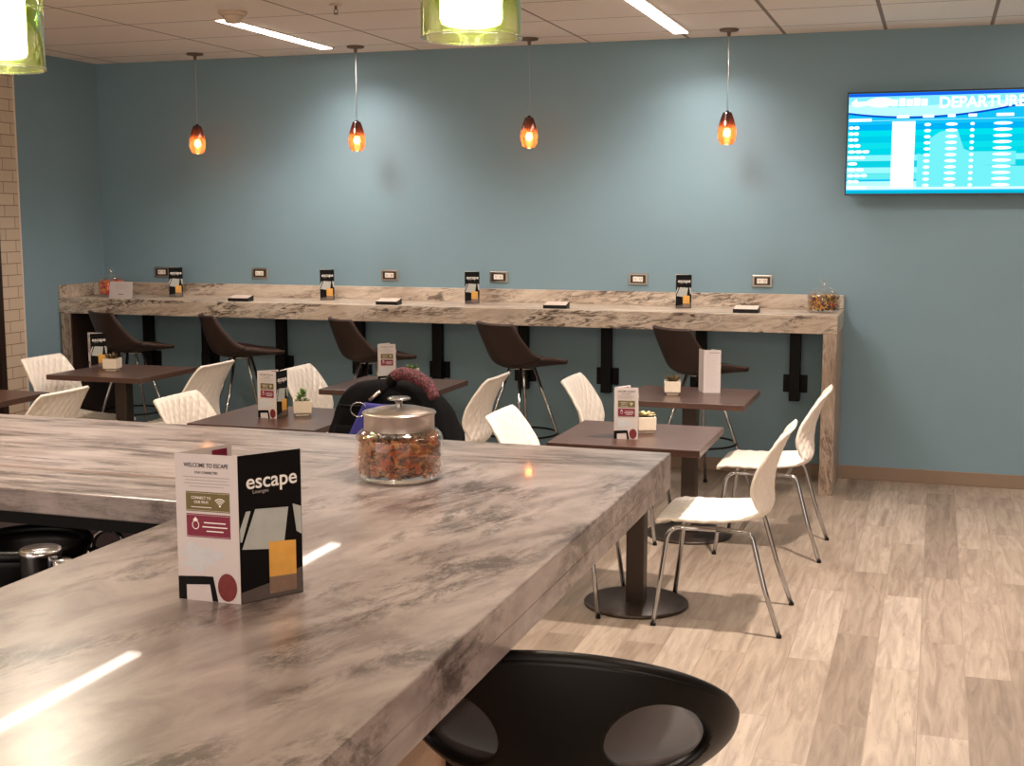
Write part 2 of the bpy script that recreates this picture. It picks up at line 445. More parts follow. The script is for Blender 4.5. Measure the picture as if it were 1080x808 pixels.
for sx_ in (-.06, .06):
    for sz_ in (.575, .652): lathe([(0, -.016), (.006, -.016), (.006, -.012)], 8, bm)
obj('mounting_plate', B(-.078, .078, -.012, -.0005, .555, .672), M['black_metal'], r0, bevel=.002)
for a_ in (-.06, .06):
    for c_ in (.575, .652):
        obj('bolt', tube([(a_, -.0125, c_), (a_, -.020, c_)], .006, 8), M['black_metal'], r0)
obj('support_arm', B(-.034, .034, -.30, -.076, CT-.135, CT-.114), M['black_metal'], r0, bevel=.002)
for i, x in enumerate(xs[1:], 1): dup(r0, (x, YB, 0), 0, bracket_label(i))

# outlets
G = 'power outlets above the wall bar'
ol = ['steel power outlet at the left end, beside the leftmost small leaflet', 'steel power outlet on the blue wall above the second brown stool',
      'steel power outlet right of the second small leaflet from the left', 'steel power outlet just right of the third small leaflet',
      'steel power outlet on the wall left of the fourth small leaflet', 'rightmost steel power outlet, nearest the multicoloured candy jar']
r0 = thing('power_outlet', ol[0], 'outlet', (-5.644, YB, 1.281), 0, G)
obj('faceplate', B(-.066, .066, -.010, -.0005, -.039, .039), M['steel'], r0, bevel=.004)
obj('recess', B(-.052, .052, -.0125, -.0095, -.027, .027), M['table_metal'], r0, bevel=.001)
obj('receptacle', B(-.034, .034, -.015, -.012, -.017, .017), M['white_plastic'], r0, bevel=.001)
bm = bmesh.new()
for a_ in (-.018, .018):
    for b_ in (-.005, .005): box(bm, a_+b_-.0012, a_+b_+.0012, -.0156, -.0149, -.003, .008)
    box(bm, a_-.002, a_+.002, -.0156, -.0149, -.011, -.007)
obj('slots', bm, M['ink'], r0)
for i, x in enumerate((-4.799, -3.744, -2.912, -1.915, -1.083), 1): dup(r0, (x, YB, 1.283), 0, ol[i])

# ------------------------------------------------------------------ foreground island
IX, IY, IZ = -.634, 3.229, 1.10
XI, YI = -1.452, 2.333      # inner edges of the L
T = .092
t_ = thing('island_counter', 'large stone-look island counter in the foreground, L-shaped around a work well', 'counter')
pts = [(IX, -1.2), (IX, IY), (-4.6, IY), (-4.6, YI), (XI, YI), (XI, -1.2)]
obj('worktop', prism(pts, IZ-.055, IZ), M['stone_island'], t_, bevel=.004)
obj('edge_band', prism([(IX, -1.2), (IX, IY), (-4.6, IY), (-4.6, IY-.04), (IX-.04, IY-.04), (IX-.04, -1.2)], IZ-T, IZ-.053), M['stone_island'], t_)
obj('seam', B(-4.59, -1.33, 2.533, 2.552, IZ-.003, IZ+.0004), simple('seam_filler', (116, 95, 84), .4), t_)
obj('base_panel', B(-1.15, -1.06, -1.2, 2.72, 0, IZ-.056), simple('tan_laminate', (176, 140, 112), .45, var=.1), t_)
obj('base_panel', B(-4.6, -1.06, 2.72, 2.80, 0, IZ-.056), M['dark_wood'], t_)
obj('corner_strip', B(-1.062, -1.04, 2.70, 2.80, 0, IZ-T), M['black_metal'], t_)  # narrow black upright at the base panel's far corner
obj('under_shelf', B(-4.6, -1.152, 2.50, 2.72, .76, .82), simple('dark_equipment_grey', (120, 106, 102), .4), t_)
obj('gap_shade', B(-4.6, -1.4, YI+.015, YI+.03, IZ-.085, IZ-.056), M['black_metal'], t_)  # black strip standing in for the shade in the gap under the worktop
obj('back_panel', B(-4.6, -1.152, 2.712, 2.7195, .82, IZ-.056), simple('equipment_panel', (112, 96, 92), .4), t_)
obj('drawer_front', B(-2.06, -1.80, 2.704, 2.7118, .86, .95), simple('equipment_face', (84, 66, 66), .35, .3), t_, bevel=.003)
obj('work_shelf', B(-4.6, -1.152, -1.2, 2.50, .74, .76), simple('well_shelf', (22, 19, 20), .3), t_)

# things in the well
t_ = thing('waste_bin', 'round glossy black bin rim in the well behind the island counter', 'bin', (-1.925, 2.335, .761))
obj('bin_body', lathe([(0, .0), (.105, .0), (.125, .19), (.130, .215), (.124, .217), (.116, .19), (.098, .01), (0, .01)], 48), M['black_plastic'], t_, True)
obj('rim', tube([(.128*math.cos(a), .128*math.sin(a), .216) for a in lin(0, 2*PI, 49)[:-1]], .012, 10, closed=True), M['black_plastic'], t_, True)
t_ = thing('metal_canister', 'polished chrome cylindrical canister standing before the black bin in the island well', 'canister', (-1.70, 2.096, .761))
obj('canister_body', lathe([(0, 0), (.042, 0), (.040, .265), (.042, .269), (.042, .279), (.038, .282), (0, .282)], 40), M['chrome'], t_, True)
obj('spout', lathe([(0, .06), (.021, .06), (.021, .258), (.018, .265), (0, .265)], 24, cx=.056, cy=-.006), M['chrome'], t_, True)
t_ = thing('chrome_tap', 'small curved chrome tap behind the bin in the island well', 'tap', (-1.955, 2.60, .8205))
obj('tap_base', lathe([(0, 0), (.02, 0), (.014, .02), (.012, .05), (.016, .055), (.016, .075), (0, .08)], 20), M['chrome'], t_, True)
obj('tap_neck', tube(catmull([(0, 0, .07), (.012, 0, .105), (.045, 0, .125), (.08, 0, .115), (.095, 0, .08)]), .007), M['chrome'], t_, True)

# ------------------------------------------------------------------ white chairs
def chair_prof(v):
    # v 0 (front of seat) .. 1 (top of back): x, z, half width, wing (edge forward shift)
    K = [(0, .252, .432, .205, 0, 0), (.04, .256, .446, .208, 0, 0), (.12, .21, .455, .212, 0, 0), (.3, .07, .446, .220, 0, .010), (.42, -.04, .443, .215, 0, .022),
         (.50, -.12, .447, .198, .0, .030), (.56, -.172, .462, .178, .012, .03), (.61, -.196, .492, .168, .03, .012), (.66, -.197, .535, .186, .05, 0),
         (.72, -.193, .590, .212, .062, 0), (.80, -.203, .665, .218, .055, 0), (.88, -.225, .735, .212, .036, 0), (.95, -.252, .800, .200, .018, 0), (.985, -.270, .832, .190, .010, 0), (1.0, -.282, .842, .180, .008, 0)]
    for a, b in zip(K, K[1:]):
        if v <= b[0]+1e-9:
            s = (v-a[0])/(b[0]-a[0]); return [a[i]+(b[i]-a[i])*s for i in range(1, 6)]
    return list(K[-1][1:])
def prof_s(v):
    w = .022; acc = [0]*5; n = 0
    for d in (-1, -.5, 0, .5, 1):
        q = chair_prof(min(1, max(0, v+d*w)));
        for i in range(5): acc[i] += q[i]
        n += 1
    return [a/n for a in acc]
def chair_pt(u, v):
    x, z, hw, wing, cup = prof_s(v)
    x2, z2 = prof_s(min(1, v+.01))[:2]; x1, z1 = prof_s(max(0, v-.01))[:2]
    d = Vector((x2-x1, 0, z2-z1)).normalized(); nrm = Vector((d.z, 0, -d.x))   # towards the sitter
    if nrm.z < 0 and v < .5: nrm = -nrm
    y = u*hw
    p = Vector((x+wing*u*u, y, z+cup*u*u))
    # quilted lozenges
    fade = min(1, (1-abs(u))/.06)*min(1, v/.03)*min(1, (1-v)/.03)
    L = v*1.12; a_ = y/.052+L/.088; b_ = y/.052-L/.088
    q = (abs(math.sin(PI*a_))*abs(math.sin(PI*b_)))**.5
    p += nrm*(.0062*q*fade)
    return p
CH = 'white quilted plastic chairs at the tables'
def make_chair(label):
    t_ = thing('quilted_chair', label, 'chair', (0, 0, 0), 0, CH)
    us = lin(-1, 1, 81)
    s_ = obj('seat', grid(chair_pt, us, lin(0, .585, 110)), M['white_plastic'], t_, True); solid(s_, .014, 0)
    b_ = obj('backrest', grid(chair_pt, us, lin(.585, 1, 84)), M['white_plastic'], t_, True); solid(b_, .014, 0)
    for sy_ in (-1, 1):
        rail = .42
        f_ = [(.01, sy_*.185, rail), (.16, sy_*.190, rail-.001)] + [(.16+.055*math.sin(a), sy_*(.190+.006*a), rail-.055+.055*math.cos(a)) for a in lin(.3, 1.5, 6)] + [(.235, sy_*.222, .2), (.26, sy_*.235, .006)]
        obj('leg', tube(f_, .0105, 10), M['chrome'], t_, True)
        r_ = [(.01, sy_*.185, rail), (-.10, sy_*.187, rail-.001)] + [(-.10-.045*math.sin(a), sy_*(.188+.006*a), rail-.045+.045*math.cos(a)) for a in lin(.3, 1.35, 6)] + [(-.195, sy_*.215, .2), (-.262, sy_*.235, .006)]
        obj('leg', tube(r_, .0105, 10), M['chrome'], t_, True)
        for xx in (.26, -.262): pass
        for cx_ in (.26, -.262):
            obj('foot_cap', lathe([(0, 0), (.0115, 0), (.0115, .012), (0, .012)], 12, cx=cx_, cy=sy_*.235), M['black_plastic'], t_)
    obj('cross_bar', tube([(.14, -.185, rail+.003), (.14, .185, rail+.003)], .009), M['chrome'], t_, True)
    obj('cross_bar', tube([(-.09, -.185, rail+.003), (-.09, .185, rail+.003)], .009), M['chrome'], t_, True)
    return t_
ch0 = make_chair('white quilted chair at the right side of the nearest brown table, its right side bright')
ch0.location = (-.812, 5.36, 0); ch0.rotation_euler = (0, 0, PI)
for loc, rz, lab in [
    ((-.757, 6.58, 0), PI, 'white quilted chair farthest right, in front of the stone end panel of the wall bar'),
    ((-1.575, 5.38, 0), 0, 'white quilted chair at the left side of the nearest brown table'),
    ((-1.60, 6.66, 0), 0, 'white quilted chair at the left side of the table with the upright white card'),
    ((-3.24, 5.36, 0), 0, 'white quilted chair at the left side of the table with the leafy green plant'),
    ((-3.235, 6.58, 0), 0, 'white quilted chair behind the potted green plant, left of the backpack'),
    ((-2.52, 6.58, 0), PI, 'white quilted chair standing right of the black backpack, seen from behind'),
    ((-2.35, 5.13, 0), R(-116), 'white quilted chair mostly hidden under the black backpack'),
    ((-4.30, 6.62, 0), PI, 'white quilted chair seen from behind under the second brown stool'),
    ((-5.01, 6.60, 0), 0, 'white quilted chair nearest the blue left wall, under the end of the wall bar'),
    ((-4.39, 5.33, 0), PI, 'white quilted chair seen from behind in the left foreground, beside the cut-off table')]:
    dup(ch0, loc, rz, lab)

# ------------------------------------------------------------------ tables
TG = 'square brown tables with round bases'
def make_table(label):
    t_ = thing('square_table', label, 'table', (0, 0, 0), 0, TG)
    obj('tabletop', B(-.325, .325, -.31, .31, .732, .762), M['table'], t_, bevel=.002)
    obj('column', B(-.04, .04, -.04, .04, .012, .715), M['table_metal'], t_, bevel=.006)
    obj('base_plate', lathe([(0, 0), (.228, 0), (.23, .003), (.23, .012), (.222, .016), (0, .018)], 64), M['table_metal'], t_, True)
    obj('top_bracket', B(-.18, .18, -.18, .18, .715, .732), M['black_metal'], t_, bevel=.002)
    return t_
tb0 = make_table('brown square table nearest the camera, right of the island counter corner')
tb0.location = (-1.207, 5.40, 0)
for loc, lab in [((-1.215, 6.71, 0), 'brown square table at the right rear, with an upright white card on it'),
                 ((-2.925, 5.36, 0), 'brown square table left of the black backpack, with the leafy green plant'),
                 ((-2.88, 6.60, 0), 'brown square table behind the black backpack'),
                 ((-4.73, 6.67, 0), 'brown square table at the left rear, in front of the first brown stool'),
                 ((-4.86, 5.42, 0), 'brown square table cut off by the left edge of the photo')]:
    dup(tb0, loc, 0, lab)

# ------------------------------------------------------------------ brown bar stools
SG = 'brown leather bar stools at the wall bar'
def stool_prof(v):
    K = [(0, .275, .772, .115), (.05, .27, .782, .14), (.2, .17, .775, .190), (.4, .02, .762, .215), (.52, -.09, .765, .215), (.60, -.165, .778, .214), (.68, -.195, .830, .208), (.8, -.222, .910, .203), (.92, -.243, .99, .196), (1, -.258, 1.045, .186)]
    for a, b in zip(K, K[1:]):
        if v <= b[0]+1e-9:
            s = (v-a[0])/(b[0]-a[0]); return [a[i]+(b[i]-a[i])*s for i in range(1, 4)]
    return list(K[-1][1:])
def stool_pt(u, v):
    acc = [0]*3
    for d in (-1, -.5, 0, .5, 1):
        q = stool_prof(min(1, max(0, v+d*.04)))
        for i in range(3): acc[i] += q[i]/5
    x, z, hw = acc
    side = abs(u)**2.2
    k = math.exp(-((v-.55)/.28)**2)
    return Vector((x+side*(.035+.075*k)*(1 if v > .3 else v/.3), u*hw*(1-.03*side), z+side*(.055*k)))
def make_stool(label):
    t_ = thing('bar_stool', label, 'stool', (0, 0, 0), 0, SG)
    us = lin(-1, 1, 25)
    s_ = obj('seat', grid(stool_pt, us, lin(0, .56, 26)), M['leather'], t_, True); solid(s_, .026, -.6)
    b_ = obj('backrest', grid(stool_pt, us, lin(.56, 1, 22)), M['leather'], t_, True); solid(b_, .022, -.6)
    edge = [stool_pt(-1, v) for v in lin(0, 1, 30)] + [stool_pt(u, 1) for u in lin(-1, 1, 14)[1:]] + [stool_pt(1, v) for v in lin(1, 0, 30)[1:]] + [stool_pt(u, 0) for u in lin(1, -1, 10)[1:-1]]
    obj('edge_piping', tube(edge, .0045, 6, closed=True), M['leather_edge'], t_, True)
    obj('hub', lathe([(0, .735), (.075, .735), (.08, .739), (.08, .746), (0, .748)], 24), M['chrome'], t_, True)
    for k in range(4):
        a = PI/4+k*PI/2; c, s = math.cos(a), math.sin(a)
        obj('leg', tube([(.078*c, .078*s, .742), (.213*c, .213*s, .36), (.335*c, .335*s, .004)], .0105, 10), M['chrome'], t_, True)
        obj('foot_cap', lathe([(0, 0), (.014, 0), (.014, .02), (0, .02)], 10, cx=.335*c, cy=.335*s), M['black_plastic'], t_)
    obj('foot_ring', tube([(.230*math.cos(a), .230*math.sin(a), .318) for a in lin(0, 2*PI, 41)[:-1]], .007, 8, closed=True), M['black_metal'], t_, True)
    return t_
st0 = make_stool('brown leather bar stool in the middle of the photo, right of the backpack')
st0.location = (-2.50, 7.76, 0); st0.rotation_euler = (0, 0, R(56))
for loc, a, lab in [((-1.352, 7.76, 0), 47, 'brown leather bar stool farthest right, behind the upright white card'),
                    ((-3.555, 7.76, 0), 48, 'brown leather bar stool behind the table with the backpack'),
                    ((-4.545, 7.76, 0), 44, 'brown leather bar stool second from the left, above the white chair back'),
                    ((-5.455, 7.80, 0), 60, 'brown leather bar stool farthest left, behind the table with the cactus-like plant')]:
    dup(st0, loc, R(a), lab)

# ------------------------------------------------------------------ black scoop stool in the foreground
t_ = thing('scoop_stool', 'black plastic scoop-back stool with two oval openings, tucked beside the island counter', 'stool', (-.62, 2.20, 0), R(9))
SB = .67
def scoop_pt(u, v):
    # u: angle about the rear (-1..1 -> -118..118 deg), v: 0 at the seat .. 1 at the rim
    a = u*R(122); rim = 1.0
    rx, ry = .125+(.30-.125)*math.sin(v*PI/2)**.9, .11+(.26-.11)*math.sin(v*PI/2)**.9
    h = (.305*math.cos(a*.62)**1.5)*(v**1.35)
    return Vector((rx*math.sin(a), -ry*math.cos(a), SB+.012+h))
nu, nv = 161, 61
us, vs = lin(-1, 1, nu), lin(0, 1, nv)
bm = bmesh.new()
gp = [[bm.verts.new(scoop_pt(u, v)) for u in us] for v in vs]
def in_hole(u, v):
    return ((abs(u)-.335)/.185)**2+((v-.64)/.235)**2 < 1
for j in range(nv-1):
    for i in range(nu-1):
        um, vm = (us[i]+us[i+1])/2, (vs[j]+vs[j+1])/2
        if not in_hole(um, vm): bm.faces.new((gp[j][i], gp[j][i+1], gp[j+1][i+1], gp[j+1][i]))
# pull the ragged hole borders onto the true ellipse
def snap():
    inv = {}
    for j in range(nv):
        for i in range(nu): inv[gp[j][i]] = (us[i], vs[j])
    for v_ in list(bm.verts):
        if not v_.link_faces: bm.verts.remove(v_); continue
        if v_.is_boundary:
            u, v = inv[v_]
            if .08 < abs(u) < .65 and .15 < v < .95:
                du, dv = (abs(u)-.335)/.185, (v-.64)/.235; q = math.hypot(du, dv)
                sgn = 1 if u > 0 else -1
                v_.co = scoop_pt(sgn*(.335+.185*du/q), .64+.235*dv/q)
snap()
o = obj('backrest', bm, M['black_plastic'], t_, True); solid(o, .016, 1)
rimp = [scoop_pt(u, 1) for u in lin(-1, 1, 60)]
obj('rim', tube(rimp, [.013]*60, 12), M['black_plastic'], t_, True)
def pan(r_, a):
    ry = .16 if math.cos(a) > 0 else .27
    return Vector((r_*.262*math.sin(a), .0-r_*ry*math.cos(a), SB+.072+.022*r_**3))
o = obj('seat', grid(pan, lin(0, 1, 12), lin(0, 2*PI, 49)), M['seat_plastic'], t_, True); solid(o, .02, -1)
obj('seat_support', lathe([(0, SB-.01), (.06, SB-.01), (.11, SB+.045), (0, SB+.045)], 32), M['black_plastic'], t_, True)
obj('gas_column', lathe([(0, .02), (.03, .02), (.03, .45), (.02, .45), (.02, SB), (0, SB)], 24), M['chrome'], t_, True)
obj('base_disc', lathe([(0, 0), (.21, 0), (.21, .008), (.10, .018), (.03, .03), (0, .03)], 48), M['chrome'], t_, True)
obj('foot_rest', tube([(.15*math.sin(a), .06-.15*math.cos(a), .32) for a in lin(R(60), R(300), 24)], .01, 8), M['chrome'], t_, True)

# ------------------------------------------------------------------ folded leaflets
W, H = .110, .238
def panel(root, name, loc, rz, mat):
    return obj(name, B(0, W, -.0004, .0004, 0, H), mat, root, loc=loc, rot=(0, 0, rz))
def make_leaflet(label, fold=54, back=66):
    t_ = thing('folded_leaflet', label, 'leaflet', (0, 0, 0), 0, 'folded tabletop leaflets')
    y = -.0009
    A_ = panel(t_, 'information_panel', (-W, 0, 0), 0, M['white_card'])
    bm = text_bm('WELCOME TO ESCAPE', .0096, W/2, .220, y, bold=.006, squash=.80)
    text_bm('STAY CONNECTED', .0058, W/2, .2085, y, bold=0, bm=bm, squash=.8)
    obj('heading', bm, M['ink'], A_)
    bm = bmesh.new()
    for k in range(4):
        ww = (.082, .074, .080, .060)[k]
        rectxz(W/2-ww/2, W/2+ww/2, .2005-k*.005, .2017-k*.005, y, bm=bm)
    obj('small_print', bm, M['faint_ink'], A_)
    obj('olive_box', rectxz(.018, .095, .146, .178, y), M['olive'], A_)
    obj('maroon_box', rectxz(.018, .095, .104, .142, y), M['maroon'], A_)
    y2 = -.0013
    bm = text_bm('CONNECT TO', .0062, .045, .168, y2, bold=0, squash=.85)
    text_bm('OUR WI-FI', .0062, .045, .161, y2, bold=0, bm=bm, squash=.85)
    rectxz(.027, .063, .1525, .1535, y2, bm=bm)
    for rr_ in (.004, .0075, .011):      # wi-fi arcs
        pts = [(.078+rr_*math.cos(a), .156+rr_*math.sin(a)) for a in lin(R(45), R(135), 9)] + [(.078+(rr_+.0015)*math.cos(a), .156+(rr_+.0015)*math.sin(a)) for a in lin(R(135), R(45), 9)]
        polyxz(pts, y2, bm=bm)
    polyxz(ell(.078, .1565, .0018, .0018, 10), y2, bm=bm)
    # berry-shaped emblem in outline
    o_ = ell(.034, .124, .0062, .0072, 20, R(-90), R(270)); i_ = ell(.034, .124, .005, .006, 20, R(-90), R(270))
    for k in range(20):
        polyxz([o_[k], o_[(k+1) % 20], i_[(k+1) % 20], i_[k]], y2, bm=bm)
    polyxz([(.029, .131), (.034, .137), (.039, .131)], y2, bm=bm)
    for k, ww in enumerate((.038, .044, .030)): rectxz(.068-ww/2, .068+ww/2, .1275-k*.0068, .1293-k*.0068, y2, bm=bm)
    for (z0, z1) in ((.146, .178), (.104, .142)):       # dashed borders
        for k in range(18):
            x_ = .0195+k*.0042
            rectxz(x_, x_+.0022, z1-.0022, z1-.0016, y2, bm=bm); rectxz(x_, x_+.0022, z0+.0016, z0+.0022, y2, bm=bm)
    obj('white_print', bm, M['white_print'], A_)
    pts = []
    for q in lin(0, 2*PI, 61)[:-1]:
        rr_ = 1+.22*math.sin(3*q+1)+.16*math.sin(7*q)+.09*math.sin(13*q+2)
        pts.append((max(.004, .040+.032*rr_*math.cos(q)), .072+.020*rr_*math.sin(q)))
    bm = polyxz(pts, y)
    obj('map_print', bm, M['map'], A_)
    bm = polyxz([(.0, .0005), (.0, .038), (.046, .041), (.062, .041), (.070, .0005), (.060, .0005), (.056, .028), (.014, .025), (.014, .0005)], y)
    obj('table_picture', bm, M['black_print'], A_)
    obj('drink_picture', polyxz(ell(.087, .025, .017, .023, 18), y), M['red_print'], A_)
    B_ = panel(t_, 'cover_panel', (0, 0, 0), R(fold), M['black_print'])
    bm = text_bm('escape', .034, .058, .194, y, bold=.012, squash=.98)
    obj('title', bm, M['white_print'], B_)
    obj('subtitle', text_bm('Lounges', .0085, .038, .178, y), M['faint_ink'], B_)
    bm = polyxz([(.004, .088), (.028, .150), (.086, .146), (.078, .092), (.050, .082)], y)
    polyxz([(.094, .150), (.109, .144), (.109, .098), (.100, .104)], y, bm=bm)
    polyxz([(.001, .120), (.012, .148), (.020, .148), (.004, .100), (.001, .100)], y, bm=bm)
    obj('lamp_shade_picture', bm, M['grey_print'], B_)
    obj('table_edge_picture', polyxz([(.001, .001), (.109, .001), (.109, .044), (.060, .028), (.001, .018)], y), M['dim_print'], B_)
    obj('glass_picture', rectxz(.050, .098, .008, .044, y-.0003), M['glass_print'], B_)
    obj('juice_picture', polyxz([(.050, .036), (.098, .034), (.098, .090), (.050, .094)], y-.0005), M['orange_print'], B_)
    C_ = panel(t_, 'folded_panel', (-W+.0008, .0, 0), R(back), M['white_card'])
    y3 = .0007
    obj('label_print', rectxz(.070, .100, .203, .232, -.0009), M['maroon'], C_)
    bm = bmesh.new()
    for k in range(3): rectxz(.012, .066, .205-k*.006, .2062-k*.006, y3, bm=bm)
    for k in range(14): rectxz(.014, .014+.06+.025*math.sin(k*3.1), .190-k*.009, .1908-k*.009, -.0009, bm=bm)
    obj('small_print', bm, M['faint_ink'], C_)
    return t_
lf0 = make_leaflet('large folded leaflet on the island counter in the foreground, white and black faces showing')
lf0.location = (-1.023, 1.727, IZ); lf0.rotation_euler = (0, 0, R(2))
lf1 = make_leaflet('white folded leaflet on the table nearest the camera, in front of a potted succulent', 92, 52)
lf1.location = (-1.180, 5.275, .7625); lf1.rotation_euler = (0, 0, R(10)); lf1.scale = (.935,)*3
TL, WL = 'folded leaflets on the square tables', 'small black leaflets on the wall bar'
lf1['group'] = TL; del lf0['group']
for loc, rz, lab, g_, s_ in [
    ((-2.915, 5.29, .7625), R(-4), 'white folded leaflet beside the leafy green plant, on the table left of the backpack', TL, .935),
    ((-2.915, 6.69, .7625), R(20), 'white folded leaflet on the table behind the backpack handle', TL, .925),
    ((-5.00, 6.72, .7625), R(-46), 'black-faced folded leaflet on the table in front of the leftmost stool', TL, .91),
    ((-5.435, 8.27, CT+.0005), R(-62), 'small black leaflet on the wall bar next to the leftmost outlet', WL, .92),
    ((-4.185, 8.27, CT+.0005), R(-66), 'small black leaflet on the wall bar between the second and third outlets', WL, .92),
    ((-3.08, 8.27, CT+.0005), R(-72), 'small black leaflet on the wall bar behind the middle brown stool', WL, .92),
    ((-1.61, 8.27, CT+.0005), R(-78), 'small black leaflet on the wall bar above the rightmost brown stool', WL, .92)]:
    dup(lf1, loc, rz, lab, g_, s_)
# upright white two-sided card on the rear right table
t_ = thing('menu_card', 'tall blank-looking white folded card on the rear right table', 'menu card', (-1.165, 6.80, .7625), R(14))
bm = B(0, .090, -.0006, .0006, 0, .232)
o = obj('front_panel', bm, M['white_card'], t_)
bm = bmesh.new()
for k in range(24): rectxz(.010, .010+.056+.012*math.sin(k*2.3), .205-k*.0075, .2056-k*.0075, -.0011, bm=bm)
obj('small_print', bm, M['faint_ink'], o)
obj('heading', rectxz(.026, .082, .216, .2185, -.0011), M['ink'], o)
o = obj('side_panel', B(-.085, .0, -.0006, .0006, .0, .232), M['white_card'], t_, rot=(0, 0, R(-76)))
obj('rear_panel', B(-.085, .0, -.0006, .0006, .0, .230), M['white_card'], t_, loc=(.0895, .001, 0), rot=(0, 0, R(-58)))
# small white sign card on the wall bar
t_ = thing('sign_card', 'small white printed card leaning in front of the red candy jar', 'sign', (-5.66, 7.985, CT+.0005), R(2))
o = obj('card', B(-.095, .095, -.001, .001, 0, .125), M['white_card'], t_, rot=(R(-8), 0, 0))
bm = bmesh.new()
for k in range(4): rectxz(-.055+.004*k, .055-.004*k, .100-k*.009, .1012-k*.009, -.0015, bm=bm)
obj('small_print', bm, M['faint_ink'], o); obj('signature_line', rectxz(-.022, .022, .030, .034, -.0015), M['ink'], o)
obj('stand', B(-.02, .02, .0, .035, 0, .002), M['white_card'], t_)

# small trays on the bar
BG = 'small black trays on the wall bar'
bl = ['small black tray on the wall bar between the two leftmost leaflets', 'small black tray on the wall bar right of the second leaflet from the left',
      'small black tray on the wall bar right of the third leaflet', 'small black tray on the wall bar nearest the multicoloured candy jar']
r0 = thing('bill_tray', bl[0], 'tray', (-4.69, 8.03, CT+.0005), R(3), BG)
def wedge(x, y0, y1, zb0, zb1, zt0, zt1):
    bm = bmesh.new(); vs = [bm.verts.new(p_) for p_ in ((-x, y0, zb0), (x, y0, zb0), (x, y1, zb1), (-x, y1, zb1), (-x, y0, zt0), (x, y0, zt0), (x, y1, zt1), (-x, y1, zt1))]
    for f_ in ((0,3,2,1),(4,5,6,7),(0,1,5,4),(1,2,6,5),(2,3,7,6),(3,0,4,7)): bm.faces.new([vs[q] for q in f_])
    return bm
obj('tray_body', wedge(.078, -.045, .045, 0, 0, .022, .040), M['black_plastic'], r0)
obj('tray_top', wedge(.074, -.043, .043, .0226, .0398, .0240, .0412), simple('reflection_tone', (222, 200, 186), .2), r0)  # pale colour paints in the reflection on the black tray
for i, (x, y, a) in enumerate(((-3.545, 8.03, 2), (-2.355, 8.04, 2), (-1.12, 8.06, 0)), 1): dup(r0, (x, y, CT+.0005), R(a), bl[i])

# ------------------------------------------------------------------ jars
def jar(label, loc, r, h, lid_glass=True, name='glass_jar'):
    t_ = thing(name, label, 'jar', loc)
    prof = [(0, .0), (r*.86, 0), (r*.97, h*.05), (r, h*.13), (r, h*.80), (r*.96, h*.90), (r*.84, h*.97), (r*.80, h)]
    obj('jar_body', lathe(prof, 48), M['clear_glass'], t_, True)
    obj('jar_rim', tube([(r*.80*math.cos(a), r*.80*math.sin(a), h) for a in lin(0, 2*PI, 41)[:-1]], r*.025, 8, closed=True), M['clear_glass'], t_, True)
    if lid_glass:
        l_ = obj('lid', lathe([(0, h+.034*r/.09), (r*.5, h+.028*r/.09), (r*.80, h+.013*r/.09), (r*.98, h+.008*r/.09), (r*.98, h+.002), (r*.78, h+.002)], 40), M['clear_glass'], t_, True)
        obj('knob', lathe([(0, h+.034*r/.09), (r*.14, h+.035*r/.09), (r*.16, h+.046*r/.09), (r*.26, h+.062*r/.09), (r*.28, h+.070*r/.09), (r*.2, h+.076*r/.09), (0, h+.078*r/.09)], 24), M['clear_glass'], l_, True)
    return t_
def pieces(name, label, cat, loc, r, h, n, mats, kind, size):
    bm = bmesh.new(); rnd = random.Random(len(name)*31+n)
    for k in range(n):
        rad = r*math.sqrt(rnd.random()*.999) if rnd.random() < .35 else r*(.80+.2*rnd.random())
        rad = min(rad, r-size*.5)
        an = rnd.random()*2*PI; z = size*.6+(h-size*1.2)*rnd.random()
        loc_ = Vector((rad*math.cos(an), rad*math.sin(an), z))
        rot = Matrix.Rotation(rnd.random()*6.28, 4, 'Z') @ Matrix.Rotation(rnd.random()*3.14, 4, 'X') @ Matrix.Rotation(rnd.random()*3.14, 4, 'Y')
        mi = rnd.randrange(len(mats))
        nb = len(bm.faces)
        if kind == 'snack':
            L = size*(.8+.9*rnd.random())
            cur = rnd.random()*.5*L
            pts = [rot @ Vector((-L/2, 0, 0)), rot @ Vector((0, cur*.4, 0)), rot @ Vector((L/2, 0, 0))]
            rr_ = size*(.13+.12*rnd.random())
            pts = [p_+loc_ for p_ in pts]
            for p_ in pts:
                q = math.hypot(p_.x, p_.y)
                if q > r*.97: p_.x *= r*.97/q; p_.y *= r*.97/q
                p_.z = max(rr_*1.1, min(h, p_.z))
            tube(pts, [rr_*.8, rr_, rr_*.8], 6, bm)
        else:
            m_ = Matrix.Translation(loc_) @ rot @ Matrix.Diagonal((1, .75, .55, 1))
            bmesh.ops.create_icosphere(bm, subdivisions=1, radius=size*.5, matrix=m_)
        bm.faces.ensure_lookup_table()
        for f in bm.faces[nb:]: f.material_index = mi
    o = obj(name, bm, mats, None, kind != 'snack'); o.location = loc
    return tag(o, label, cat, kind='stuff')
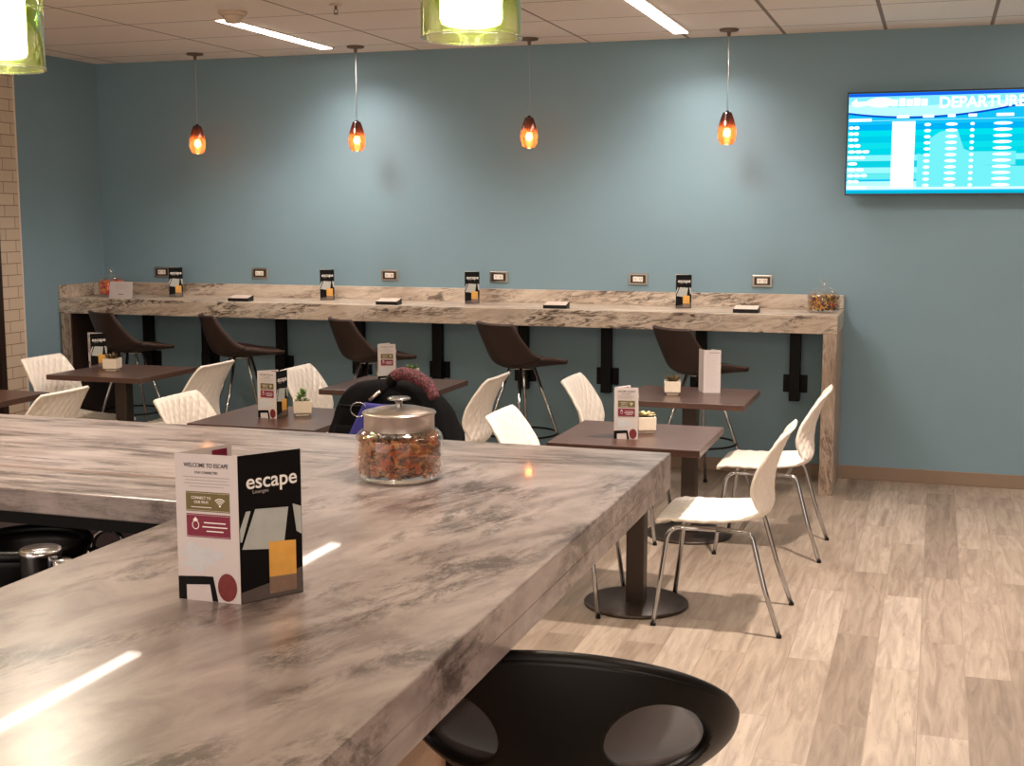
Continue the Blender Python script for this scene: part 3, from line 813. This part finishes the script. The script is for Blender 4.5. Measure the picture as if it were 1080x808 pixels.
# snack jar in front
JP = (-1.176, 2.715, IZ+.0005); jr, jh = .102, .128
t_ = thing('snack_jar', 'squat glass jar with a brushed steel lid on the island counter', 'jar', JP)
obj('jar_body', lathe([(0, 0), (jr*.84, 0), (jr*.96, .007), (jr, .020), (jr, .092), (jr*.975, .104), (jr*.88, .114), (jr*.80, .117), (jr*.79, .128)], 64), M['clear_glass'], t_, True)
l_ = obj('lid', lathe([(jr*.805, .117), (jr*.805, .150), (jr*.835, .152), (jr*.85, .1545), (jr*.835, .157), (jr*.72, .160), (jr*.5, .166), (jr*.25, .169), (0, .170)], 64), M['steel'], t_, True)
obj('knob', lathe([(.008, .169), (.0075, .179), (.010, .182), (.026, .1855), (.028, .188), (.024, .1905), (0, .192)], 32), M['chrome'], l_, True)
snack = [simple('snack_orange', (158, 88, 42), .6, var=.25), simple('snack_brown', (104, 64, 38), .6, var=.25), simple('snack_gold', (166, 116, 64), .6, var=.2), simple('snack_tan', (134, 86, 50), .6, var=.2), simple('snack_red', (164, 78, 34), .6, var=.2)]
pieces('snack_mix', 'orange and brown crunchy snack mix filling the jar on the island', 'snack mix', (JP[0], JP[1], IZ+.004), .097, .108, 900, snack, 'snack', .026)
# candy jars on the bar
LJ = (-5.90, 8.22, CT+.0005)
jar('round glass jar of red candies at the left end of the wall bar', LJ, .098, .132, name='candy_jar')
reds = [simple('candy_red', (206, 34, 36), .35), simple('candy_red_light', (226, 70, 62), .35), simple('candy_yellow', (236, 160, 50), .35), simple('candy_crimson', (176, 22, 40), .35)]
pieces('red_candies', 'red and yellow wrapped candies inside the left jar on the wall bar', 'candy', (LJ[0], LJ[1], CT+.006), .0955, .126, 620, reds, 'ball', .03)
RJ = (-.665, 8.24, CT+.0005)
jar('round glass jar of multicoloured candies at the right end of the wall bar', RJ, .102, .124, name='candy_jar')
mix = [simple('candy_amber', (206, 158, 54), .35), simple('candy_brown', (104, 58, 34), .35), simple('candy_rose', (178, 70, 66), .35), simple('candy_slate', (62, 56, 84), .35), simple('candy_olive', (112, 108, 52), .35), simple('candy_gold', (222, 176, 84), .35)]
pieces('mixed_candies', 'small multicoloured candies filling the right jar on the wall bar', 'candy', (RJ[0], RJ[1], CT+.006), .099, .112, 760, mix, 'ball', .021)

# ------------------------------------------------------------------ potted succulents
def leaf(bm, base, d, L, w, up=.5, curl=0):
    d = Vector(d).normalized(); s = d.cross(Vector((0, 0, 1)));
    s = s.normalized() if s.length > .01 else Vector((1, 0, 0))
    n_ = s.cross(d).normalized(); prev = None
    for i, (tt, ww) in enumerate(((0, .5), (.3, 1), (.65, .85), (.9, .4), (1, .06))):
        c = Vector(base)+d*L*tt+Vector((0, 0, -curl*tt*tt*L))
        ring = [bm.verts.new(c+s*w*ww), bm.verts.new(c+n_*w*.35*ww), bm.verts.new(c-s*w*ww), bm.verts.new(c-n_*w*.35*ww)]
        if prev:
            for k in range(4): bm.faces.new((prev[k], prev[(k+1) % 4], ring[(k+1) % 4], ring[k]))
        else: bm.faces.new(ring)
        prev = ring
    bm.faces.new(prev)
def planter(label, loc, kind, rz=0, s=.037):
    t_ = thing('potted_succulent', label, 'potted plant', loc, rz, 'small potted plants on the tables')
    bm = bmesh.new()
    def sq(w, z): return [bm.verts.new((a*w, b*w, z)) for a, b in ((-1, -1), (1, -1), (1, 1), (-1, 1))]
    lv = [(s*.74, 0), (s*.74, .008), (s*.98, .015), (s, .018), (s*1.02, .064*s/.037), (s*.9, .064*s/.037), (s*.9, .054*s/.037)]
    rg = [sq(*q) for q in lv]
    bm.faces.new(rg[0][::-1]); bm.faces.new(rg[-1])
    for a, b in zip(rg, rg[1:]):
        for k in range(4): bm.faces.new((a[k], a[(k+1) % 4], b[(k+1) % 4], b[k]))
    obj('pot', bm, M['pot'], t_, bevel=.0015)
    obj('soil', B(-s*.88, s*.88, -s*.88, s*.88, .050*s/.037, .0565*s/.037), M['soil'], t_)
    bm = bmesh.new(); rn = random.Random(int(loc[0]*100))
    if kind == 'leafy':
        for k in range(70):
            a = rn.random()*6.28; z = .056+.055*rn.random(); q = .004+.024*(1-(z-.056)/.06)*rn.random()
            leaf(bm, (q*math.cos(a), q*math.sin(a), z), (math.cos(a), math.sin(a), .5+.9*rn.random()), .020, .0055, curl=.3)
        m_ = M['leaf']
    elif kind == 'spiky':
        for k in range(34):
            a = rn.random()*6.28; q = .020*rn.random()
            leaf(bm, (q*math.cos(a), q*math.sin(a), .054), (math.cos(a)*.8, math.sin(a)*.8, .45+.9*rn.random()), .036+.020*rn.random(), .0058)
        m_ = M['leaf_dark']
    elif kind == 'spiky_green':
        for k in range(34):
            a = rn.random()*6.28; q = .018*rn.random()
            leaf(bm, (q*math.cos(a), q*math.sin(a), .054), (math.cos(a)*.8, math.sin(a)*.8, .5+.9*rn.random()), .030+.016*rn.random(), .0045)
        m_ = M['leaf']
    else:
        for k in range(26):
            a = rn.random()*6.28; q = .02*rn.random()
            leaf(bm, (q*math.cos(a), q*math.sin(a), .060), (math.cos(a), math.sin(a), .6+.9*rn.random()), .036+.018*rn.random(), .011, curl=.35)
        m_ = M['leaf_pale']
    bmesh.ops.translate(bm, verts=bm.verts, vec=(0, 0, .058*s/.037-.055))
    obj('foliage', bm, m_, t_)
    return t_
planter('white square pot with cream drooping succulent behind the nearest table leaflet', (-1.192, 5.46, .7625), 'rosette', R(25), .042)
planter('white square pot with short brownish succulent left of the upright white card', (-1.315, 6.70, .7625), 'spiky', R(12), .042)
planter('white square pot with upright leafy green plant on the table left of the backpack', (-2.855, 5.43, .7625), 'leafy', R(30), .042)
planter('green spiky succulent peeking over the burgundy backpack handle', (-2.88, 6.84, .7625), 'spiky_green', R(10))
planter('white square pot with olive succulent on the left rear table', (-4.80, 6.66, .7625), 'spiky', R(14), .044)

# ------------------------------------------------------------------ backpack on the chair
t_ = thing('backpack', 'black backpack with burgundy woven handle slumped on a chair behind the snack jar', 'backpack', (-2.19, 5.02, .475), R(0))
def bag_pt(a, v):
    # closed blob: a around, v up ; outline follows the slumped bag
    K = [(0, .25, .0), (.12, .295, .0), (.35, .312, .0), (.55, .305, .0), (.75, .262, -.01), (.88, .215, -.02), (.96, .150, -.03), (1, .0, -.03)]
    for p_, q_ in zip(K, K[1:]):
        if v <= q_[0]+1e-9:
            s = (v-p_[0])/(q_[0]-p_[0]); hw = p_[1]+(q_[1]-p_[1])*s; cx = p_[2]+(q_[2]-p_[2])*s; break
    c, s_ = math.cos(a), math.sin(a)
    cx_ = abs(c)**.75*(1 if c > 0 else -1); sy_ = abs(s_)**.75*(1 if s_ > 0 else -1)
    wr = 1+.02*math.sin(5*a+9*v)+.012*math.sin(11*a-17*v)
    dep = .135*min(1, (hw/.26))**.7
    zz = .54*v+.018*math.sin(3*a)*v*(1-v)
    return Vector((cx+hw*cx_*wr, dep*sy_*wr, zz))
bm = grid(bag_pt, lin(0, 2*PI, 65)[:-1]+[2*PI], [0, .03]+lin(.08, 1, 26))
bmesh.ops.remove_doubles(bm, verts=bm.verts, dist=.0005)
bmesh.ops.holes_fill(bm, edges=[e for e in bm.edges if e.is_boundary], sides=0)
obj('bag_body', bm, M['black_fabric'], t_, True)
bm = grid(lambda u, v: bag_pt(PI*1.5+u*.85, .06+v*.58)+Vector((0, -.028*math.sin(PI*min(1, .15+v*.85))**.5*(1-u*u*.6), 0)), lin(-1, 1, 24), lin(0, 1, 20))
o = obj('front_pocket', bm, M['black_fabric'], t_, True); solid(o, .01, 0)
# blue side piece, lower at left
def blue_pt(u, v):
    a = Vector((-.075, -.166, .455)).lerp(Vector((.07, -.166, .450)), u); b = Vector((-.170, -.160, .270)).lerp(Vector((-.01, -.160, .25)), u)
    return b.lerp(a, v)+Vector((0, -.010*math.sin(PI*u)*math.sin(PI*v), 0))
o = obj('blue_panel', grid(blue_pt, lin(0, 1, 14), lin(0, 1, 14)), M['blue_fabric'], t_, True); solid(o, .012, -1)
hp = catmull([(.010, -.075, .530), (.035, -.085, .562), (.085, -.09, .575), (.150, -.10, .558), (.200, -.11, .528), (.228, -.12, .480)], 8)
obj('handle', tube(hp[5:], [.023+.006*math.sin(i/len(hp[5:])*PI) for i in range(len(hp[5:]))], 14), M['woven'], t_, True)
obj('handle_end', tube(hp[:9], .0245, 14), M['black_plastic'], t_, True)
obj('strap', tube([(.02, -.08, .525), (-.02, -.11, .490), (-.065, -.135, .450)], [.012, .010, .008], 8), M['black_fabric'], t_, True)
obj('strap_buckle', tube([(-.015, -.125, .50), (-.055, -.15, .462)], .0085, 8), M['steel'], t_, True)
obj('key_ring', tube([(-.095+.034*math.cos(a), -.170+.006*math.cos(a), .425+.030*math.sin(a)) for a in lin(0, 2*PI, 33)[:-1]], .0028, 8, closed=True), M['chrome'], t_, True)
obj('zipper_pull', tube([(.05, -.150, .485), (.078, -.158, .455)], .0045, 6), M['steel'], t_, True)
obj('zipper_pull', tube([(.165, -.135, .415), (.195, -.140, .385)], .0045, 6), M['steel'], t_, True)
obj('zipper', tube([bag_pt(PI*1.5+u, .80)+Vector((0, -.004, 0)) for u in lin(-.9, 1.1, 24)], .0035, 6), M['black_metal'], t_, True)
obj('zipper', tube([bag_pt(PI*1.5+.5+u*.6, .62-.2*u)+Vector((0, -.006, 0)) for u in lin(0, 1, 14)], .0035, 6), M['steel'], t_, True)

# ------------------------------------------------------------------ amber pendants
AG = 'small amber glass pendants along the wall bar'
al = ['amber glass pendant farthest left, near the corner of the blue walls', 'amber glass pendant second from the left, right of the left ceiling strip light',
      'amber glass pendant third from the left, beside the green drum pendant', 'amber glass pendant farthest right, nearest the departures screen']
r0 = thing('amber_pendant', al[0], 'pendant lamp', (-5.095, 8.18, 2.152), 0, AG)
obj('shade', lathe([(.036, 0), (.050, .02), (.0585, .05), (.058, .085), (.051, .125), (.041, .160), (.030, .190), (.026, .199), (0, .200)], 32), M['amber_glass'], r0, True)
obj('bulb', lathe([(0, .045), (.016, .05), (.023, .064), (.022, .084), (.013, .10), (.0, .102)], 20), M['lamp_bulb'], r0, True)
obj('socket', lathe([(0, .102), (.013, .102), (.013, .196), (.010, .21), (0, .212)], 16), M['black_metal'], r0, True)
obj('cord', tube([(0, 0, .21), (.002, 0, .45), (0, 0, .70)], .0022, 6), M['cord'], r0, True)
obj('canopy', lathe([(0, .66), (.010, .665), (.013, .690), (.055, .694), (.060, .699), (.060, .7075), (0, .7075)], 32), M['canopy'], r0, True)
for i, x in enumerate((-3.835, -2.588, -1.285), 1): dup(r0, (x, 8.18, 2.152), 0, al[i])

# ------------------------------------------------------------------ green drum pendants over the island
GG = 'green glass drum pendants over the island'
gl_ = ['green glass drum pendant at the top centre of the photo, over the island counter', 'green glass drum pendant cut off at the top left corner of the photo']
gz = 2.110
r0 = thing('drum_pendant', gl_[0], 'pendant lamp', (-1.024, 2.80, gz), 0, GG)
gr = .114
obj('glass_drum', lathe([(gr-.005, .0), (gr, .0), (gr, .30), (gr-.005, .30)], 64, close=True), M['green_glass'], r0, True)
obj('rim', tube([(gr*math.cos(a), gr*math.sin(a), 0) for a in lin(0, 2*PI, 65)[:-1]], .003, 8, closed=True), M['clear_glass'], r0, True)
obj('diffuser', lathe([(0, .028), (.058, .028), (.067, .032), (.0705, .042), (.0705, .29), (0, .29)], 48), M['lamp_white'], r0, True)
obj('cap', lathe([(0, .292), (.02, .292), (.02, .33), (.012, .345), (0, .345)], 32), M['steel'], r0, True)
for k in range(3): obj('arm', tube([(.015*math.cos(k*2.1), .015*math.sin(k*2.1), .315), ((gr-.004)*math.cos(k*2.1), (gr-.004)*math.sin(k*2.1), .298)], .003, 6), M['steel'], r0, True)
obj('rod', tube([(0, 0, .35), (0, 0, ZC-gz-.02)], .006, 8), M['steel'], r0, True)
obj('canopy', lathe([(0, ZC-gz-.025), (.06, ZC-gz-.022), (.065, ZC-gz-.0005), (0, ZC-gz-.0005)], 32), M['steel'], r0, True)
dup(r0, (-2.325, 2.80, gz-.022), 0, gl_[1])
dup(r0, (-3.62, 2.80, gz-.022), 0, 'green glass drum pendant added out of view over the island, to light the ceiling')  # extra unseen pendant, added to brighten the ceiling

# ------------------------------------------------------------------ ceiling fixtures
LG = 'ceiling strip lights'
r0 = thing('strip_light', 'glowing ceiling strip light on the left, beside the smoke detector', 'ceiling light', (-4.06, 7.51, ZC), 0, LG)
bm = B(-.055, .055, -.70, .70, -.006, -.0005)
obj('trim_frame', bm, M['light_trim'], r0, bevel=.001)
obj('diffuser', B(-.043, .043, -.68, .68, -.010, -.0062), M['lamp_warm'], r0)
dup(r0, (-1.592, 7.53, ZC), 0, 'glowing ceiling strip light on the right, left of the rightmost amber pendant')
for x_, y_, lab in ((-4.06, 5.05, 'ceiling strip light over the left tables, mirrored in the island top'), (-1.592, 5.05, 'ceiling strip light over the nearest brown table'),
                    (.88, 7.53, 'ceiling strip light over the open floor near the screen'), (.88, 5.05, 'ceiling strip light over the middle of the open floor'),
                    (.88, 2.57, 'ceiling strip light over the floor beside the black scoop stool')):
    dup(r0, (x_, y_, ZC), 0, lab)
t_ = thing('smoke_detector', 'round beige smoke detector on the ceiling beside the left strip light', 'smoke detector', (-3.855, 6.60, ZC))
obj('mount', lathe([(0, -.0005), (.078, -.0005), (.080, -.012), (.074, -.022), (0, -.022)], 40), M['detector'], t_, True)
obj('sensor_head', lathe([(0, -.022), (.066, -.022), (.05, -.040), (.046, -.058), (.036, -.064), (0, -.065)], 40), M['detector'], t_, True)
t_ = thing('fire_sprinkler', 'small ceiling sprinkler head above the left strip light', 'sprinkler', (-3.185, 6.55, ZC))
obj('escutcheon', lathe([(0, -.0005), (.038, -.0005), (.036, -.006), (.016, -.010), (0, -.010)], 24), M['detector'], t_, True)
obj('sprinkler_body', tube([(0, 0, -.010), (0, 0, -.030)], .008, 10), M['canopy'], t_, True)
obj('frame_arm', tube([(.008, 0, -.028), (.013, 0, -.040), (.003, 0, -.052)], .0025, 6), M['canopy'], t_, True)
obj('frame_arm', tube([(-.008, 0, -.028), (-.013, 0, -.040), (-.003, 0, -.052)], .0025, 6), M['canopy'], t_, True)
obj('deflector', lathe([(0, -.052), (.014, -.053), (.015, -.055), (0, -.056)], 16), M['canopy'], t_, True)

# ------------------------------------------------------------------ departures screen
t_ = thing('departures_screen', 'wall-mounted blue departures screen at the right of the back wall', 'screen', (-.572, YB-.085, 1.836), 0)
TW, TH = 1.13, .637
obj('housing', B(0, TW, .004, .035, 0, TH), M['black_plastic'], t_, bevel=.004)
obj('bezel', box(box(box(B(0, TW, 0, .004, 0, .010), 0, TW, 0, .004, TH-.010, TH), 0, .008, 0, .004, .010, TH-.010), TW-.008, TW, 0, .004, .010, TH-.010), simple('dark_blue_bezel', (14, 14, 40), .3), t_)
obj('wall_mount', B(.3, .83, .035, .0845, .15, .5), M['black_metal'], t_)
def sc_mat(n, rgb, s): return emit(n, rgb, s)
S_ = obj('display', B(.008, TW-.008, .0015, .0039, .010, TH-.010), sc_mat('screen_cyan', (20, 186, 236), 1.0), t_)
y = .0012
obj('top_bar', rectxz(.009, TW-.009, TH-.030, TH-.011, y), sc_mat('screen_blue', (20, 90, 224), 1.0), S_)
# header swoosh: pale band with a curved lower edge
top = [(.009, TH-.030), (TW-.009, TH-.030)]
arc = [(x_, TH-.155+.095*((x_-.42)/.72)**2) for x_ in lin(TW-.009, .009, 24)]
obj('header_edge', polyxz([(.009, TH-.06), (TW-.009, TH-.06)]+[(a, b-.012) for a, b in arc], y), sc_mat('screen_deep_blue', (10, 70, 190), 1.0), S_)
obj('header_band', polyxz([(.009, TH-.030), (TW-.009, TH-.030)]+arc, y-.0004), sc_mat('screen_pale_cyan', (130, 226, 244), 1.0), S_)
obj('header_sheen', polyxz([(.009, TH-.075), (.30, TH-.10), (.62, TH-.085), (TW-.009, TH-.060)]+arc[:1]+arc[1:], y-.0006), sc_mat('screen_sheen', (178, 246, 250), 1.05), S_)
bm = polyxz([(.022, TH-.066), (.055, TH-.040), (.062, TH-.060), (.12, TH-.058), (.15, TH-.078), (.06, TH-.092), (.035, TH-.088)], y-.0010)
polyxz(ell(.20, TH-.066, .085, .030, 28), y-.0012, bm=bm)
for k in range(5): rectxz(.265+k*.044, .303+k*.044, TH-.092, TH-.050+.006*(k % 2), y-.0010, bm=bm)
obj('airport_logo', bm, sc_mat('screen_white', (250, 254, 255), 1.2), S_)
WHT = bpy.data.materials['screen_white']
obj('title', text_bm('DEPARTURES', .092, .545, TH-.078, y-.0010, 'LEFT', .03), WHT, S_)
obj('header_line', rectxz(.009, TW-.009, TH-.179, TH-.175, y), sc_mat('screen_line', (150, 236, 246), 1.0), S_)
bands = [('row_band', z0, c_, s__) for z0, c_, s__ in ((.40, (0, 168, 232), 1), (.364, (0, 214, 226), 1), (.326, (0, 196, 222), 1), (.288, (10, 214, 224), 1), (.250, (0, 206, 220), 1), (.212, (130, 236, 240), 1), (.174, (10, 200, 214), 1), (.136, (150, 240, 242), 1), (.098, (96, 226, 228), 1), (.060, (176, 246, 246), 1), (.034, (210, 250, 250), 1))]
for k, (nm, z0, c_, s__) in enumerate(bands):
    hh = .036 if k < 9 else .026
    obj(nm, rectxz(.009, TW-.009, z0, z0+hh, y), sc_mat('screen_row_%d' % k, c_, s__), S_)
wl = [.065, .062, .060, .075, .13, .105, .058, .10, .12, .07, .12]
obj('column_heading', rectxz(.014, .15, .456, .474, y-.0008), WHT, S_)
for x_, ww in ((.30, .075), (.455, .065), (.60, .045), (.72, .048), (.88, .10)): obj('column_heading', rectxz(x_, x_+ww, .472, .490, y-.0008), WHT, S_)
for k in range(11):
    zc = .418-k*.037; n_ = max(1, round(wl[k]/.04)); w_ = wl[k]/n_
    outl = []
    for q in range(n_): outl += [(.013+w_*q+w_*(a+1)/2, zc+.0085*(1-abs(a)**4)**.5+.0012) for a in lin(-.97, .97, 7)]
    outl += [(a, 2*zc-b) for a, b in outl[::-1]]
    obj('destination_text', polyxz(outl[::-1], y-.0008), WHT, S_)
    for xc, ww in ((.485, .040), (.625, .070), (.745, .026), (.92, .11)):
        obj('flight_text', polyxz(ell(xc, zc+.012, ww/2, .0095, 14), y-.0008), WHT, S_)
obj('airline_column', rectxz(.275, .412, .045, .452, y-.0006), WHT, S_)
bm = polyxz([(.50, .345), (.56, .385), (.64, .40), (.66, .395), (.70, .28), (.74, .262), (1.0, .262), (1.0, .18), (.60, .18), (.50, .24)], y-.0005)
polyxz([(.43, .05), (1.10, .05), (1.10, .170), (.80, .180), (.43, .255)], y-.0005, bm=bm)
obj('map_glow', bm, sc_mat('screen_haze', (110, 230, 236), 1.0), S_)
obj('footer_bar', rectxz(.009, TW-.009, .012, .022, y-.0006), sc_mat('screen_teal', (0, 176, 196), 1.0), S_)

# ------------------------------------------------------------------ lights
def area(name, loc, rot, sx_, sy_, e, col):
    l = bpy.data.lights.new(name, 'AREA'); l.shape = 'RECTANGLE'; l.size = sx_; l.size_y = sy_; l.energy = e; l.color = col
    o = link(bpy.data.objects.new(name, l)); o.location = loc; o.rotation_euler = rot; return o
def spot(name, loc, e, ang=110, blend=.7, size=.04, col=(1, .80, .66), rot=(0, 0, 0)):
    l = bpy.data.lights.new(name, 'SPOT'); l.energy = e; l.spot_size = R(ang); l.spot_blend = blend; l.shadow_soft_size = size; l.color = col
    o = link(bpy.data.objects.new(name, l)); o.location = loc; o.rotation_euler = rot; return o
WARM = (1, .80, .65)
spot('downlight', (-.17, 5.2, 2.84), 420, col=(1, .85, .74))
spot('downlight', (1.9, 5.2, 2.84), 70)
spot('downlight', (1.9, 7.3, 2.84), 70)
spot('downlight', (-2.6, 4.7, 2.84), 90)
spot('downlight', (-5.0, 4.9, 2.84), 110)
spot('downlight', (.9, 2.6, 2.84), 55)
spot('downlight', (-3.3, 1.2, 2.84), 40)
for x_ in (-4.06, -1.592):            # the light the ceiling strips throw down
    spot('strip_beam', (x_, 7.35, 2.845), 118, 140, .5, .22, (1, .86, .76))
    spot('strip_beam', (x_+.15, 8.05, 2.845), 60, 142, 1.0, .06, (1, .90, .82))
spot('strip_beam', (.88, 7.5, 2.845), 60, 140, .5, .06, (1, .86, .76))
spot('strip_beam', (.88, 5.05, 2.845), 60, 140, .5, .06, (1, .86, .76))
spot('strip_beam', (-4.06, 5.05, 2.845), 60, 140, .5, .06, (1, .86, .76))
area('pendant_glow', (-1.032, 2.8, 2.06), (0, 0, 0), .16, .16, 7, (1, .86, .72))
area('pendant_glow', (-2.29, 2.8, 2.06), (0, 0, 0), .16, .16, 12, (1, .86, .72))
for x_ in (-1.024, -2.325, -3.62):    # upward spots added above the drums to brighten the ceiling
    spot('added_uplight', (x_, 2.80, 2.46), 26, 168, 1.0, .07, (1, .86, .74), (PI, 0, 0))
area('room_fill', (1.2, -1.0, 2.8), (0, 0, 0), 2.4, 1.2, 60, WARM)  # fill lamps added behind the camera, with no fixture
area('room_fill', (-3.5, -1.2, 2.8), (0, 0, 0), 2.4, 1.2, 40, WARM)

w = bpy.data.worlds.new('world'); sc.world = w; w.use_nodes = True
bg = w.node_tree.nodes.get('Background') or w.node_tree.nodes.new('ShaderNodeBackground')
bg.inputs[0].default_value = (1, .86, .76, 1); bg.inputs[1].default_value = 1.8

# ------------------------------------------------------------------ camera
f, yaw, pit, rol = 1348.5, .31965, .13025, .0003
cy_, sy_, cp_, sp_, cr_, sr_ = math.cos(yaw), math.sin(yaw), math.cos(pit), math.sin(pit), math.cos(rol), math.sin(rol)
fwd = Vector((-sy_*cp_, cy_*cp_, -sp_)); right = Vector((cy_, sy_, 0)); down = fwd.cross(right)
r2 = right*cr_+down*sr_; d2 = down*cr_-right*sr_
cam = bpy.data.cameras.new('camera'); cam.sensor_width = 36; cam.sensor_fit = 'HORIZONTAL'; cam.lens = f*36/1080; cam.clip_start = .02
co = link(bpy.data.objects.new('camera', cam))
mt = Matrix((r2, -d2, -fwd)).transposed().to_4x4(); mt.translation = (0, 0, 1.71)
co.matrix_world = mt
sc.camera = co
sc.view_settings.view_transform = 'Standard'; sc.view_settings.look = 'None'
sc.view_settings.gamma = 1; sc.view_settings.use_curve_mapping = False; sc.view_settings.exposure = 0.2
